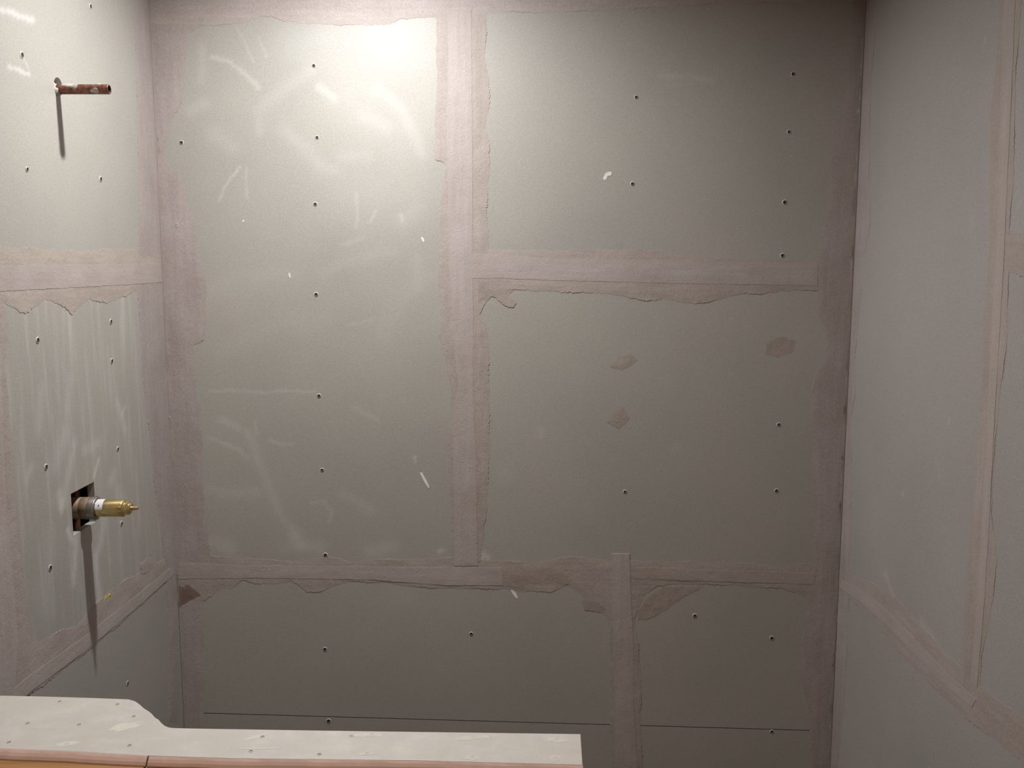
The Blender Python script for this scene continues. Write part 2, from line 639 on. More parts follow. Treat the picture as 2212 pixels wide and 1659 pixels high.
XLi, XRi = XL + .0005, XR - .0005
strokes_back = [
    ([(455, 123), (492, 134), (524, 155), (550, 177), (560, 188)], 7, .5),
    ([(669, 152), (632, 178), (600, 206), (560, 235)], 16, .20),
    ([(690, 188), (722, 213)], 10, .45),
    ([(813, 195), (864, 231), (893, 282), (911, 333)], 15, .30),
    ([(615, 282), (662, 318), (690, 358), (716, 369)], 18, .22),
    ([(560, 262), (563, 285)], 10, .25),
    ([(740, 337), (790, 337)], 16, .2), ([(690, 110), (800, 90), (900, 110)], 70, .12), ([(760, 230), (860, 290)], 60, .16),
    ([(620, 100), (700, 70)], 50, .16), ([(760, 420), (880, 420)], 70, .12),
    ([(785, 250), (832, 275)], 16, .25),
    ([(474, 434), (490, 400), (517, 362)], 4, .32),
    ([(535, 427), (531, 362)], 4, .25),
    ([(770, 416), (770, 488)], 5, .35),
    ([(810, 456), (799, 481)], 4, .3),
    ([(864, 463), (868, 474)], 6, .45),
    ([(437, 98), (434, 174)], 10, .25),
    ([(408, 239), (441, 224)], 14, .25),
    ([(460, 290), (480, 300), (500, 320)], 20, .22),
    ([(512, 60), (530, 90), (545, 130)], 5, .25),
    ([(560, 80), (575, 125)], 4, .2),
    ([(452, 944), (486, 959), (519, 975), (536, 992)], 6, .38),
    ([(536, 937), (557, 992), (578, 1047), (604, 1106), (629, 1148), (650, 1180)], 11, .28),
    ([(583, 950), (604, 961), (633, 961)], 5, .35),
    ([(553, 912), (555, 937)], 4, .25),
    ([(477, 904), (515, 925)], 9, .28),
    ([(764, 878), (794, 895), (815, 905)], 7, .25),
    ([(671, 1085), (697, 1081), (718, 1106), (711, 1131)], 5, .3),
    ([(452, 1056), (490, 1068), (549, 1064)], 14, .25),
    ([(462, 1168), (480, 1176), (496, 1184)], 17, .38),
    ([(650, 1178), (692, 1182)], 16, .32),
    ([(640, 1150), (620, 1180)], 16, .22),
    ([(802, 1191), (848, 1182)], 17, .28),
    ([(740, 1070), (770, 1080), (800, 1100)], 12, .22),
    ([(949, 1193), (958, 1189)], 7, .7),
    ([(1036, 1206), (1048, 1201), (1054, 1205)], 8, .85),
    ([(897, 984), (898, 996)], 4, .5),
    ([(756, 701), (806, 689)], 6, .2),
    ([(452, 843), (560, 846), (680, 845)], 4, .22),
    ([(1430, 162), (1540, 172)], 8, .22),
    ([(1440, 185), (1500, 183)], 5, .15),
    ([(1170, 930), (1168, 940)], 9, .25),
    ([(1460, 970)], 12, .15),
    ([(1580, 690)], 5, .3),
    ([(1580, 808)], 5, .35),
    ([(1090, 1020)], 22, .15),
    ([(880, 1290), (860, 1295)], 22, .12),
    ([(700, 590), (760, 560), (850, 545)], 16, .15),
    ([(900, 560), (905, 620)], 14, .15),
    ([(740, 530), (790, 510)], 6, .22),
    ([(900, 450), (870, 480)], 20, .15),
    # sweeping wipe marks over the big left board
    ([(430, 640), (520, 600), (640, 590)], 20, .10),
    ([(480, 760), (600, 700), (700, 690)], 26, .10),
    ([(830, 720), (870, 640), (930, 600)], 26, .12),
]
b1 = board(BACK, [(XLi, v_low + G), (us - G, v_low + G), (us - G, v_top - G), (XLi, v_top - G)], M['board'], wall_back, strokes_back)
b2 = board(BACK, [(us + G, v_mid + G), (XRi, v_mid + G), (XRi, v_top - G), (us + G, v_top - G)], M['board'], wall_back, strokes_back)
b3 = board(BACK, [(us + G, v_low + G), (XRi, v_low + G), (XRi, v_mid - G), (us + G, v_mid - G)], M['board'], wall_back, strokes_back)
b4 = board(BACK, [(XLi, crack(XLi) + G), (ul - G, crack(ul) + G), (ul - G, v_low - G), (XLi, v_low - G)], M['board'], wall_back, strokes_back)
b5 = board(BACK, [(ul + G, crack(ul) + G), (XRi, crack(XRi) + G), (XRi, v_low - G), (ul + G, v_low - G)], M['board'], wall_back, strokes_back)
b6 = board(BACK, [(XLi, 0.005), (XRi, 0.005), (XRi, crack(XRi) - G), (XLi, crack(XLi) - G)], M['board'], wall_back, [], 0.012)
b7 = board(BACK, [(XLi, v_top + G), (XRi, v_top + G), (XRi, CEIL - .001), (XLi, CEIL - .001)], M['board'], wall_back, [], 0.012)

screws(BACK, [(678, 142), (685, 297), (681, 441), (683, 636), (689, 855), (696, 1015), (703, 1199), (365, 903), (382, 487), (392, 308)], b1)
screws(BACK, [(1374, 210), (1366, 397), (1704, 285), (1695, 437), (1690, 552), (1713, 160)], b2)
screws(BACK, [(1350, 1062), (1682, 917), (1677, 1060)], b3)
screws(BACK, [(702, 1402), (1018, 1369)], b4)
screws(BACK, [(1667, 1378), (1501, 1330)], b5)
screws(BACK, [(710, 1557), (1667, 1580)], b6)

# ------------------------------------------------------------------ back wall seams
top_edge = [(448, 54), (481, 54), (531, 47), (560, 36), (586, 34), (611, 45), (662, 51), (734, 54), (842, 54), (864, 40), (897, 40), (944, 36),
            (1045, 31), (1081, 25), (1171, 27), (1307, 22), (1488, 11), (1668, 5), (1838, 2)]
VT = 2.26
patch(BACK, [BACK.uv(*p) for p in [(322, 52)] + top_edge + [(1871, 2)]] + [(XR, VT), (XL, VT)], M['tape_u'], wall_back, px=False)
left_edge = [(440, 54), (405, 75), (400, 130), (395, 215), (365, 270), (355, 310), (352, 340), (370, 365), (398, 385), (405, 440), (420, 490), (428, 530),
             (445, 610), (445, 690), (440, 735), (418, 745), (420, 800), (425, 860), (432, 880), (436, 940), (438, 1030), (442, 1100), (450, 1160),
             (455, 1202), (452, 1250), (442, 1297), (441, 1320), (440, 1400), (442, 1500), (440, 1580), (440, 1659)]
patch(BACK, [(322, 40)] + left_edge + [(389, 1659), (382, 1230), (349, 568)], M['corner'], wall_back, 'thinset_seam', label='mauve-grey corner seam')
low_top = [(383, 1200), (455, 1201), (530, 1204), (580, 1209), (630, 1213), (663, 1207), (704, 1204), (738, 1207), (758, 1216), (796, 1209), (879, 1208), (966, 1205),
           (979, 1204), (1035, 1210), (1083, 1212), (1125, 1212), (1139, 1221), (1179, 1210), (1220, 1204), (1253, 1202), (1280, 1206), (1320, 1211),
           (1365, 1211), (1578, 1215), (1668, 1220), (1759, 1217), (1810, 1217)]
low_bot = [(1809, 1290), (1742, 1286), (1712, 1280), (1685, 1268), (1657, 1270), (1602, 1266), (1552, 1262), (1474, 1262), (1420, 1264), (1392, 1287),
           (1376, 1319), (1369, 1345), (1317, 1352), (1305, 1326), (1273, 1305), (1246, 1275), (1227, 1265), (1191, 1278), (1129, 1278),
           (1087, 1272), (962, 1271), (879, 1266), (838, 1259), (763, 1255), (742, 1258), (696, 1277), (663, 1279), (650, 1268), (630, 1254), (596, 1262),
           (546, 1259), (526, 1252), (498, 1272), (484, 1269), (463, 1281), (442, 1297), (384, 1297)]
patch(BACK, low_top + low_bot, M['mud_u'], wall_back)
patch(BACK, [(386, 1216), (560, 1222), (800, 1224), (1085, 1226), (1086, 1264), (960, 1264), (800, 1252), (560, 1248), (386, 1250)], M['tape_u'], wall_back, 'joint_tape', 0.0007)
patch(BACK, [(1370, 1224), (1560, 1232), (1760, 1238), (1760, 1262), (1560, 1256), (1370, 1250)], M['mud_u'], wall_back, 'joint_tape', 0.0009)
patch(BACK, [(1086, 1236), (1120, 1230), (1180, 1232), (1235, 1238), (1228, 1262), (1190, 1270), (1130, 1272), (1087, 1264)], M['mud_n'], wall_back, 'mortar_smear', 0.0015)
v_l = [(944, 30), (942, 108), (944, 181), (940, 235), (938, 326), (940, 344), (958, 351), (962, 362), (958, 398), (951, 434), (949, 542), (946, 600),
       (948, 625), (952, 663), (950, 727), (954, 752), (965, 781), (975, 836), (975, 895), (965, 971), (973, 1056), (977, 1106), (977, 1212)]
v_r = [(1036, 1214), (1040, 1192), (1045, 1147), (1051, 1102), (1054, 1034), (1058, 966), (1056, 876), (1056, 740), (1049, 705), (1036, 678), (1049, 655),
       (1056, 620), (1056, 538), (1051, 452), (1056, 384), (1058, 312), (1047, 280), (1058, 217), (1056, 172), (1047, 131), (1049, 90), (1051, 30)]
patch(BACK, v_l + v_r, M['mud_v'], wall_back, amp=0.0019)
hr_top = [(1030, 541), (1056, 538), (1090, 540), (1171, 542), (1244, 540), (1388, 538), (1442, 545), (1488, 554), (1623, 560), (1714, 563), (1775, 561)]
hr_bot = [(1775, 626), (1691, 628), (1646, 635), (1614, 633), (1569, 642), (1519, 655), (1465, 653), (1433, 644), (1397, 651), (1352, 640), (1307, 634),
          (1171, 629), (1117, 626), (1050, 622), (1030, 620)]
patch(BACK, hr_top + hr_bot, M['mud_u'], wall_back, amp=0.0019)
patch(BACK, [(1017, 547), (1216, 560), (1420, 563), (1766, 570), (1766, 617), (1420, 611), (1216, 606), (1080, 601), (1017, 601)], M['tape_u'], wall_back, 'joint_tape', 0.0007)
patch(BACK, [(1022, 606), (1117, 622), (1100, 634), (1116, 655), (1108, 664), (1090, 660), (1074, 646), (1062, 640), (1050, 652), (1042, 664), (1030, 684), (1022, 690)],
      M['mud_n'], wall_back, 'mortar_smear', 0.0016)
patch(BACK, [(966, 20), (970, 120), (965, 260), (968, 420), (970, 560), (978, 690), (984, 780), (990, 830), (984, 866), (978, 980), (982, 1120), (980, 1222),
             (1032, 1222), (1030, 1120), (1028, 980), (1022, 860), (1022, 690), (1021, 560), (1020, 300), (1018, 20)], M['tape_v'], wall_back, 'joint_tape', 0.0007)
r_edge = [(1842, 0), (1835, 100), (1831, 194), (1818, 226), (1804, 280), (1797, 339), (1791, 407), (1784, 475), (1772, 533), (1766, 560), (1766, 628), (1763, 669),
          (1782, 705), (1789, 735), (1782, 763), (1766, 799), (1752, 844), (1750, 903), (1763, 944), (1754, 994), (1757, 1057), (1761, 1125),
          (1759, 1192), (1759, 1240), (1742, 1287), (1738, 1342), (1731, 1402), (1726, 1447), (1738, 1493), (1747, 1539), (1749, 1580), (1753, 1659)]
patch(BACK, [(1871, 0)] + r_edge + [(1795, 1659), (1809, 1300), (1837, 700)], M['corner'], wall_back, label='mauve-grey corner seam')
patch(BACK, [(1317, 1345), (1319, 1450), (1318, 1562), (1320, 1659), (1388, 1659), (1383, 1562), (1385, 1470), (1376, 1375), (1369, 1335)], M['mud_v'], wall_back)
patch(BACK, [(1321, 1196), (1321, 1269), (1323, 1356), (1326, 1470), (1328, 1659), (1376, 1659), (1368, 1516), (1367, 1370), (1362, 1278), (1360, 1196)],
      M['tape_v'], wall_back, 'joint_tape', 0.0005)
patch(BACK, [(1376, 1322), (1400, 1290), (1430, 1268), (1520, 1266), (1505, 1276), (1470, 1292), (1440, 1318), (1400, 1336), (1378, 1340)], M['mud_n'], wall_back, 'mortar_smear', 0.0018, h=0.0005)
patch(BACK, [(1256, 1296), (1285, 1292), (1318, 1300), (1318, 1328), (1290, 1322), (1262, 1316)], M['mud_n'], wall_back, 'mortar_smear', 0.0018, h=0.0009)
patch(BACK, [(1318, 792), (1336, 770), (1362, 764), (1376, 778), (1360, 792), (1345, 800)], M['mud_n'], wall_back, 'mortar_smear', 0.0014, h=0.0006)
patch(BACK, [(1311, 912), (1330, 888), (1346, 878), (1360, 902), (1350, 916), (1336, 926), (1322, 918)], M['mud_n'], wall_back, 'mortar_smear', 0.0014, h=0.0006)
patch(BACK, [(1655, 740), (1690, 726), (1718, 736), (1712, 760), (1680, 772), (1656, 764)], M['mud_n'], wall_back, 'mortar_smear', 0.002, h=0.0003)
patch(BACK, [(384, 1264), (406, 1262), (424, 1276), (434, 1286), (424, 1297), (404, 1308), (385, 1312)], M['wet'], wall_back, 'mortar_smear', 0.0014, label='dark reddish damp patch')
patch(BACK, [(1317, 540), (1319, 540), (1322, 556), (1319, 557)], M['mud_n'], wall_back, 'mortar_smear', 0.0004)
for pts in ([(1303, 384), (1307, 375), (1314, 371), (1322, 372), (1320, 379), (1313, 380), (1310, 387), (1304, 389)],
            [(907, 1021), (911, 1020), (921, 1037), (928, 1052), (925, 1055), (917, 1042)],
            [(1102, 1272), (1106, 1270), (1114, 1280), (1119, 1292), (1115, 1292), (1108, 1284)],
            [(909, 513), (913, 512), (917, 520), (914, 523)], [(623, 590), (627, 590), (628, 600), (625, 599)],
            [(523, 478), (527, 474), (528, 477), (524, 481)]):
    patch(BACK, pts, M['chip'], wall_back, 'white_fleck', 0.0004, h=0.0006, seg=0.003)

# ------------------------------------------------------------------ left wall
pipe_uv = LEFT.uv(124.5, 193)
pipe_hole = LEFT.uv(126, 187)
vh = [LEFT.uv(*p) for p in ((152, 1064), (204.5, 1043), (206.5, 1132), (159, 1152))]
hu0, hu1 = (vh[0][0] + vh[3][0]) / 2, (vh[1][0] + vh[2][0]) / 2
hv0, hv1 = (vh[2][1] + vh[3][1]) / 2, (vh[0][1] + vh[1][1]) / 2
lv_mid = LEFT.uv(150, 598)[1]
k0, k1 = LEFT.uv(65, 1501), LEFT.uv(378, 1240)
ks = (k1[1] - k0[1]) / (k1[0] - k0[0])


def crack_l(u):
    return k0[1] + (u - k0[0]) * ks


Y0, Y1 = 0.9, YB - .0005
strokes_left = [
    ([(4, 23), (40, 33), (72, 42)], 8, .5), ([(17, 146), (63, 158)], 7, .55), ([(50, 126), (60, 144)], 3, .4),
    ([(160, 960), (150, 1020), (135, 1085)], 16, .32), ([(215, 992), (209, 1010), (202, 1030)], 7, .75), ([(253, 870), (270, 930)], 12, .22),
    ([(245, 1022), (238, 1040)], 14, .3), ([(127, 1064), (131, 1098)], 12, .42), ([(165, 1161), (162, 1200), (160, 1258)], 13, .45),
    ([(207, 1200), (211, 1258), (215, 1290)], 13, .45), ([(67, 1010), (60, 1030)], 14, .25), ([(140, 940), (120, 1000)], 26, .22),
    ([(90, 840), (85, 930)], 18, .18), ([(150, 820), (148, 890)], 16, .18), ([(270, 880), (262, 900)], 6, .35),
    ([(225, 1130), (215, 1180)], 18, .3), ([(182, 970), (215, 960)], 14, .22), ([(110, 1150), (108, 1210)], 26, .15), ([(90, 1270), (100, 1320)], 30, .12),
    ([(147, 1145), (158, 1170)], 8, .5), ([(250, 1060), (268, 1080)], 18, .2),
]
strokes_left = [(p, w_, min(1.0, k * 1.8)) for p, w_, k in strokes_left]
l1 = board(LEFT, [(Y0, lv_mid + G), (Y1, lv_mid + G), (Y1, v_top - G), (Y0, v_top - G)], M['board'], wall_left, strokes_left,
           holes=[('round', pipe_hole[0], pipe_hole[1], 0.0150)])
l2 = board(LEFT, [(Y0, crack_l(Y0) + G), (Y1, crack_l(Y1) + G), (Y1, lv_mid - G), (Y0, lv_mid - G)], M['board_side'], wall_left, strokes_left,
           holes=[('rect', hu0, hu1, hv0, hv1)])
l3 = board(LEFT, [(Y0, 0.005), (Y1, 0.005), (Y1, crack_l(Y1) - G), (Y0, crack_l(Y0) - G)], M['board'], wall_left, strokes_left, 0.006)
l4 = board(LEFT, [(Y0, v_top + G), (Y1, v_top + G), (Y1, CEIL - .001), (Y0, CEIL - .001)], M['board'], wall_left, [], 0.012)
screws(LEFT, [(47, 119), (58, 366), (217, 387), (195, 14)], l1)
screws(LEFT, [(81, 735), (239, 695), (241, 780), (254, 970), (99, 1009), (108, 1227), (262, 1131)], l2)
screws(LEFT, [(275, 1476)], l3)

l_edge = [(290, 0), (294, 150), (297, 295), (302, 422), (297, 545), (297, 630), (303, 705), (308, 811), (318, 900), (328, 1000), (340, 1100), (352, 1180), (356, 1230),
          (362, 1300), (366, 1400), (366, 1560)]
patch(LEFT, l_edge + [(386, 1560), (382, 1230), (349, 568), (322, 0)], M['corner'], wall_left, label='mauve-grey corner seam')
lt = [(-220, 530), (0, 532), (42, 536), (84, 538), (135, 542), (190, 542), (240, 537), (291, 540), (347, 543)]
lb = [(351, 618), (297, 627), (262, 642), (228, 655), (194, 646), (169, 663), (154, 680), (139, 663), (122, 655), (97, 646), (76, 663), (55, 678), (30, 665), (6, 655), (-220, 670)]
patch(LEFT, lt + lb, M['mud_tan'], wall_left, amp=0.0019)
patch(LEFT, [(-220, 577), (0, 575), (150, 573), (345, 569), (350, 610), (200, 619), (0, 629), (-220, 641)], M['tape_u'], wall_left, 'joint_tape', 0.0006)
# seam rising out of the low corner, and the band beside it
dt = [(-260, 1640), (-200, 1000), (-160, 640), (2, 640), (13, 684), (19, 727), (8, 790), (17, 853), (25, 1022), (38, 1148), (45, 1205), (60, 1310), (65, 1370),
      (72, 1388), (96, 1382), (132, 1361), (168, 1352), (190, 1322), (207, 1304), (234, 1280), (271, 1252), (316, 1232), (356, 1205)]
db = [(381, 1236), (340, 1272), (295, 1317), (240, 1364), (186, 1409), (125, 1456), (65, 1500), (-60, 1600)]
patch(LEFT, dt + db, M['mud_u'], wall_left, amp=0.0017)
patch(LEFT, [(-60, 1560), (65, 1458), (186, 1372), (295, 1285), (368, 1226), (378, 1238), (295, 1312), (186, 1404), (65, 1494), (-60, 1592)],
      M['tape_u'], wall_left, 'joint_tape', 0.0006)
patch(LEFT, [(-120, 1640), (-80, 1000), (-60, 640), (-8, 655), (0, 760), (4, 900), (12, 1100), (26, 1240), (38, 1380), (30, 1490), (-40, 1560)], M['tape_v'], wall_left, 'joint_tape', 0.0012)
patch(LEFT, [(303, 1220), (318, 1204), (334, 1208), (338, 1222), (322, 1236), (306, 1240)], M['mud_tan'], wall_left, 'mortar_smear', 0.002)
patch(LEFT, [(224, 1296), (228, 1288), (232, 1287), (236, 1282), (238, 1284), (234, 1290), (233, 1295), (228, 1294)], M['yellow'], wall_left, 'yellow_mark', 0.0006, h=0.0026, seg=0.003)

# inside of the wall, seen through the square hole round the valve
box('stud', (XL - 0.122, hu0 - 0.052, 0.01), (XL - T_BOARD - .001, hu0 - 0.014, CEIL - .01), M['wood'], wall_left)
box('stud', (XL - 0.122, hu1 + 0.16, 0.01), (XL - T_BOARD - .001, hu1 + 0.198, CEIL - .01), M['wood'], wall_left)

# ------------------------------------------------------------------ right wall
rv = (RIGHT.uv(2172, 300)[0] + RIGHT.uv(2130, 1000)[0]) / 2
rv_mid = RIGHT.uv(2195, 543)[1]
d0, d1 = RIGHT.uv(1836, 1282), RIGHT.uv(2030, 1455)
ds = (d1[1] - d0[1]) / (d1[0] - d0[0])


def low_r(u):
    return d0[1] + (u - d0[0]) * ds


strokes_right = [
    ([(2128, 80), (2127, 92)], 7, .3), ([(1905, 1244), (1914, 1250)], 14, .16), ([(1914, 1241), (1920, 1264), (1930, 1286)], 8, .38),
    ([(1990, 1340), (2002, 1362), (2023, 1397)], 12, .36), ([(1950, 1062), (1950, 1068)], 4, .5), ([(2050, 905), (2048, 918)], 4, .25),
    ([(2026, 1000), (2028, 1035)], 4, .2), ([(2212, 430), (2195, 450)], 6, .25), ([(2100, 470), (2098, 480)], 12, .15),
]
RB = M['board_far']
r1 = board(RIGHT, [(rv + G, low_r(rv) + G), (Y1, low_r(Y1) + G), (Y1, v_top - G), (rv + G, v_top - G)], RB, wall_right, strokes_right)
r2 = board(RIGHT, [(Y0, low_r(Y0) + G), (rv - G, low_r(rv) + G), (rv - G, rv_mid - G), (Y0, rv_mid - G)], RB, wall_right, strokes_right, 0.006)
r3 = board(RIGHT, [(Y0, rv_mid + G), (rv - G, rv_mid + G), (rv - G, v_top - G), (Y0, v_top - G)], RB, wall_right, strokes_right, 0.006)
r4 = board(RIGHT, [(Y0, 0.005), (Y1, 0.005), (Y1, low_r(Y1) - G), (Y0, low_r(Y0) - G)], RB, wall_right, [], 0.008)
r5 = board(RIGHT, [(Y0, v_top + G), (Y1, v_top + G), (Y1, CEIL - .001), (Y0, CEIL - .001)], RB, wall_right, [], 0.012)
rc = [(1899, 0), (1888, 105), (1880, 211), (1878, 380), (1880, 485), (1869, 544), (1857, 557), (1855, 599), (1861, 624), (1857, 690), (1852, 720), (1846, 777), (1848, 853),
      (1838, 904), (1840, 980), (1838, 1148), (1840, 1233), (1838, 1255), (1831, 1333), (1829, 1424), (1820, 1562), (1808, 1659)]
patch(RIGHT, rc + [(1795, 1659), (1809, 1300), (1837, 700), (1871, 0)], M['corner'], wall_right, label='mauve-grey corner seam')
rt = [(1812, 1232), (1845, 1243), (1877, 1256), (1914, 1274), (1950, 1306), (1987, 1347), (2037, 1404), (2078, 1443), (2115, 1478), (2161, 1516), (2212, 1552), (2300, 1620)]
rbm = [(2300, 1722), (2212, 1649), (2161, 1607), (2092, 1556), (2046, 1511), (2014, 1481), (1978, 1445), (1932, 1397), (1895, 1351), (1863, 1318), (1836, 1292), (1811, 1282)]
patch(RIGHT, rt + rbm, M['mud_u'], wall_right, amp=0.0015)
rl = [(2160, -60), (2160, 0), (2152, 127), (2141, 253), (2139, 422), (2137, 548), (2123, 700), (2120, 853), (2108, 1022), (2097, 1148), (2085, 1300), (2078, 1424), (2072, 1445), (2076, 1520)]
rr = [(2116, 1500), (2120, 1424), (2138, 1333), (2146, 1290), (2154, 1212), (2142, 1106), (2148, 980), (2160, 853), (2175, 748), (2178, 640), (2180, 506), (2190, 380), (2194, 169), (2207, 0), (2210, -60)]
patch(RIGHT, rl + rr, M['mud_v'], wall_right, amp=0.0015)
patch(RIGHT, [(2172, 507), (2212, 505), (2330, 500), (2330, 604), (2212, 598), (2172, 585)], M['mud_u'], wall_right, amp=0.0015)
patch(RIGHT, [(2172, -60), (2168, 127), (2158, 380), (2152, 560), (2144, 700), (2134, 900), (2124, 1100), (2112, 1300), (2098, 1470),
              (2112, 1484), (2128, 1300), (2140, 1100), (2150, 900), (2162, 700), (2170, 560), (2178, 380), (2190, 127), (2196, -60)], M['tape_v'], wall_right, 'joint_tape', 0.0006)
patch(RIGHT, [(1818, 1252), (1870, 1280), (1930, 1330), (1990, 1395), (2050, 1458), (2110, 1512), (2100, 1528), (2036, 1476), (1976, 1414), (1916, 1350), (1856, 1298), (1816, 1272)],
      M['tape_u'], wall_right, 'joint_tape', 0.0006)


# ================================================================== the knee wall in front
KZ = 1.0


def onz(px, py, z=KZ):
    r = ray(px, py)
    p = O + r * ((z - EYE) / r[2])
    return (p[0], p[1])


def prism(name, ring, z0, z1, m, parent, bev=0.0, loc=(0, 0, 0)):
    bm = bmesh.new()
    lo = [bm.verts.new((x - loc[0], y - loc[1], z0 - loc[2])) for x, y in ring]
    hi = [bm.verts.new((x - loc[0], y - loc[1], z1 - loc[2])) for x, y in ring]
    n = len(ring)
    bm.faces.new(hi)
    bm.faces.new(lo[::-1])
    top = []
    for i in range(n):
        j = (i + 1) % n
        bm.faces.new((lo[i], lo[j], hi[j], hi[i]))
    bmesh.ops.recalc_face_normals(bm, faces=bm.faces[:])
    if bev:
        ed = [e for e in bm.edges if all(v in hi for v in e.verts)]
        bmesh.ops.bevel(bm, geom=ed, offset=bev, segments=2, affect='EDGES', profile=0.5)
    me = bpy.data.meshes.new(name)
    bm.to_mesh(me)
    bm.free()
    me.materials.append(m)
    o = bpy.data.objects.new(name, me)
    COL.objects.link(o)
    o.parent = parent
    return o


bl = onz(0, 1502)
fl = onz(0, 1617)
br_, fr_ = onz(1254.5, 1585), onz(1259, 1652)
kroot = empty('knee_wall', (-0.34, 1.10, 0))
kl = (-0.34, 1.10, 0)
tag(kroot, 'low half wall in front of the shower, capped with pale cement board over orange wood', 'half wall', kind='structure')
back = [onz(*p) for p in ((100, 1504), (200, 1507), (278, 1510), (292, 1514), (302, 1521), (312, 1530), (322, 1536), (328, 1541), (336, 1550), (342, 1553), (349, 1561), (356, 1567), (366, 1571),
                          (378, 1572), (420, 1573), (700, 1577.5), (1000, 1581.5))]
xl = XL + 0.001
sl_b = (back[2][1] - bl[1]) / (back[2][0] - bl[0])
ring = [(xl, bl[1] + (xl - bl[0]) * sl_b), bl] + back + [br_, fr_]
front = [onz(*p) for p in ((900, 1642), (500, 1638), (310, 1632), (150, 1623))] + [fl]
sl_f = (front[-2][1] - fl[1]) / (front[-2][0] - fl[0])
front.append((xl, fl[1] + (xl - fl[0]) * sl_f))
ring += front
cap = prism('cap_board', ring[::-1], KZ - 0.0115, KZ, M['board_cap'], kroot, 0.0012, kl)
# mortared front edge of the board, in two runs with a split between them
def strip(name, x0, x1, z0, z1, out, thick, m, bev=0.0008):
    fpts = sorted([fr_] + front)
    xs = [p[0] for p in fpts]
    ys = [p[1] for p in fpts]
    f = lambda x: float(np.interp(x, xs, ys))
    mid = [p for p in xs if x0 + .004 < p < x1 - .004]
    run = [x0] + mid + [x1]
    rg = [(x, f(x) - out) for x in run] + [(x, f(x) - out + thick) for x in run[::-1]]
    return prism(name, rg, z0, z1, m, kroot, bev, kl)


M['edge'] = plain('thinset_bead', (0.66, 0.455, 0.375), 0.75, 0, 60, 0.07, 0.3)
LZ = KZ - 0.0098                      # the wooden ledge runs just under the bead


def strip(name, x0, x1, prof, m, bev=0.0, seed=0):
    """a run along the front of the half wall; prof = (out, z) section, out measured towards the room"""
    fpts = sorted([fr_] + front)
    xs = [p[0] for p in fpts]
    ys = [p[1] for p in fpts]
    n = max(2, int((x1 - x0) / 0.012))
    vs, fs = [], []
    for i in range(n + 1):
        x = x0 + (x1 - x0) * i / n
        y = float(np.interp(x, xs, ys))
        wv = 0.0003 * (math.sin(x * 61 + seed) + .6 * math.sin(x * 143 + seed)) if seed else 0.0
        for k, (o_, z) in enumerate(prof):
            vs.append((x - kl[0], y - o_ - (wv if o_ > 0.003 else 0) - kl[1], z))
    k = len(prof)
    for i in range(n):
        for a in range(k):
            b = (a + 1) % k
            fs.append([i * k + a, i * k + b, (i + 1) * k + b, (i + 1) * k + a])
    fs.append(list(range(k))[::-1])
    fs.append([n * k + a for a in range(k)])
    o = link(name, vs, fs, m, kroot)
    bm = bmesh.new()
    bm.from_mesh(o.data)
    bmesh.ops.recalc_face_normals(bm, faces=bm.faces[:])
    bm.to_mesh(o.data)
    bm.free()
    return o


x_sp = onz(318, 1636)[0]
bead = [(-0.0015, LZ), (-0.0015, KZ - 0.0006), (0.0006, KZ - 0.0005), (0.0034, KZ - 0.0022), (0.0068, KZ - 0.0050), (0.0092, KZ - 0.0080), (0.0098, LZ)]
strip('mortar_edge', xl, x_sp - 0.0010, bead, M['edge'], seed=1)
strip('mortar_edge', x_sp + 0.0012, fr_[0], [(o_ * .9, z - .0003 if z > LZ else z) for o_, z in bead], M['edge'], seed=3)
x_w = onz(305, 1650)[0]
for a, b, dz in ((xl, x_w - 0.0012, 0.0), (x_w + 0.0012, fr_[0], -0.0006)):
    strip('wood_ledge', a, b, [(0.0002, LZ + dz - 0.019), (0.0002, LZ + dz), (0.046, LZ + dz), (0.048, LZ + dz - .002), (0.048, LZ + dz - 0.019)], M['wood'])
strip('wood_panel', xl, fr_[0], [(0.0002, 0.0), (0.0002, LZ - 0.0197), (0.018, LZ - 0.0197), (0.018, 0.0)], M['wood'])
# framing and back lining of the half wall
inner = [(xl, ring[0][1] - 0.006)] + [(x, y - 0.006) for x, y in [bl] + back] + [(br_[0] - .002, br_[1] - 0.006)]
fi = [(x, y + 0.0006) for x, y in [fr_] + front]
fi[0] = (fr_[0] - .002, fi[0][1])
prism('wall_core', (inner + fi)[::-1], 0.0, KZ - 0.0118, M['board_side'], kroot, 0, kl)
ksp = [(567, 1592), (542, 1623), (760, 1590), (803, 1588), (793, 1629), (1022, 1594), (1020, 1636), (1203, 1598), (1199, 1638), (129, 1516), (60, 1563), (171, 1566), (254, 1522),
       (289, 1548), (144, 1608), (19.5, 1604), (280, 1611), (690, 1630)]
CAPSCREW = SCREW.copy()
CAPSCREW.materials[0] = M['cap_burr'] = plain('cap_burr', (0.60, 0.56, 0.42), 0.8, 0, 400)
CAPSCREW.materials[1] = M['cap_screw'] = plain('cap_screw', (0.20, 0.18, 0.13), 0.7)
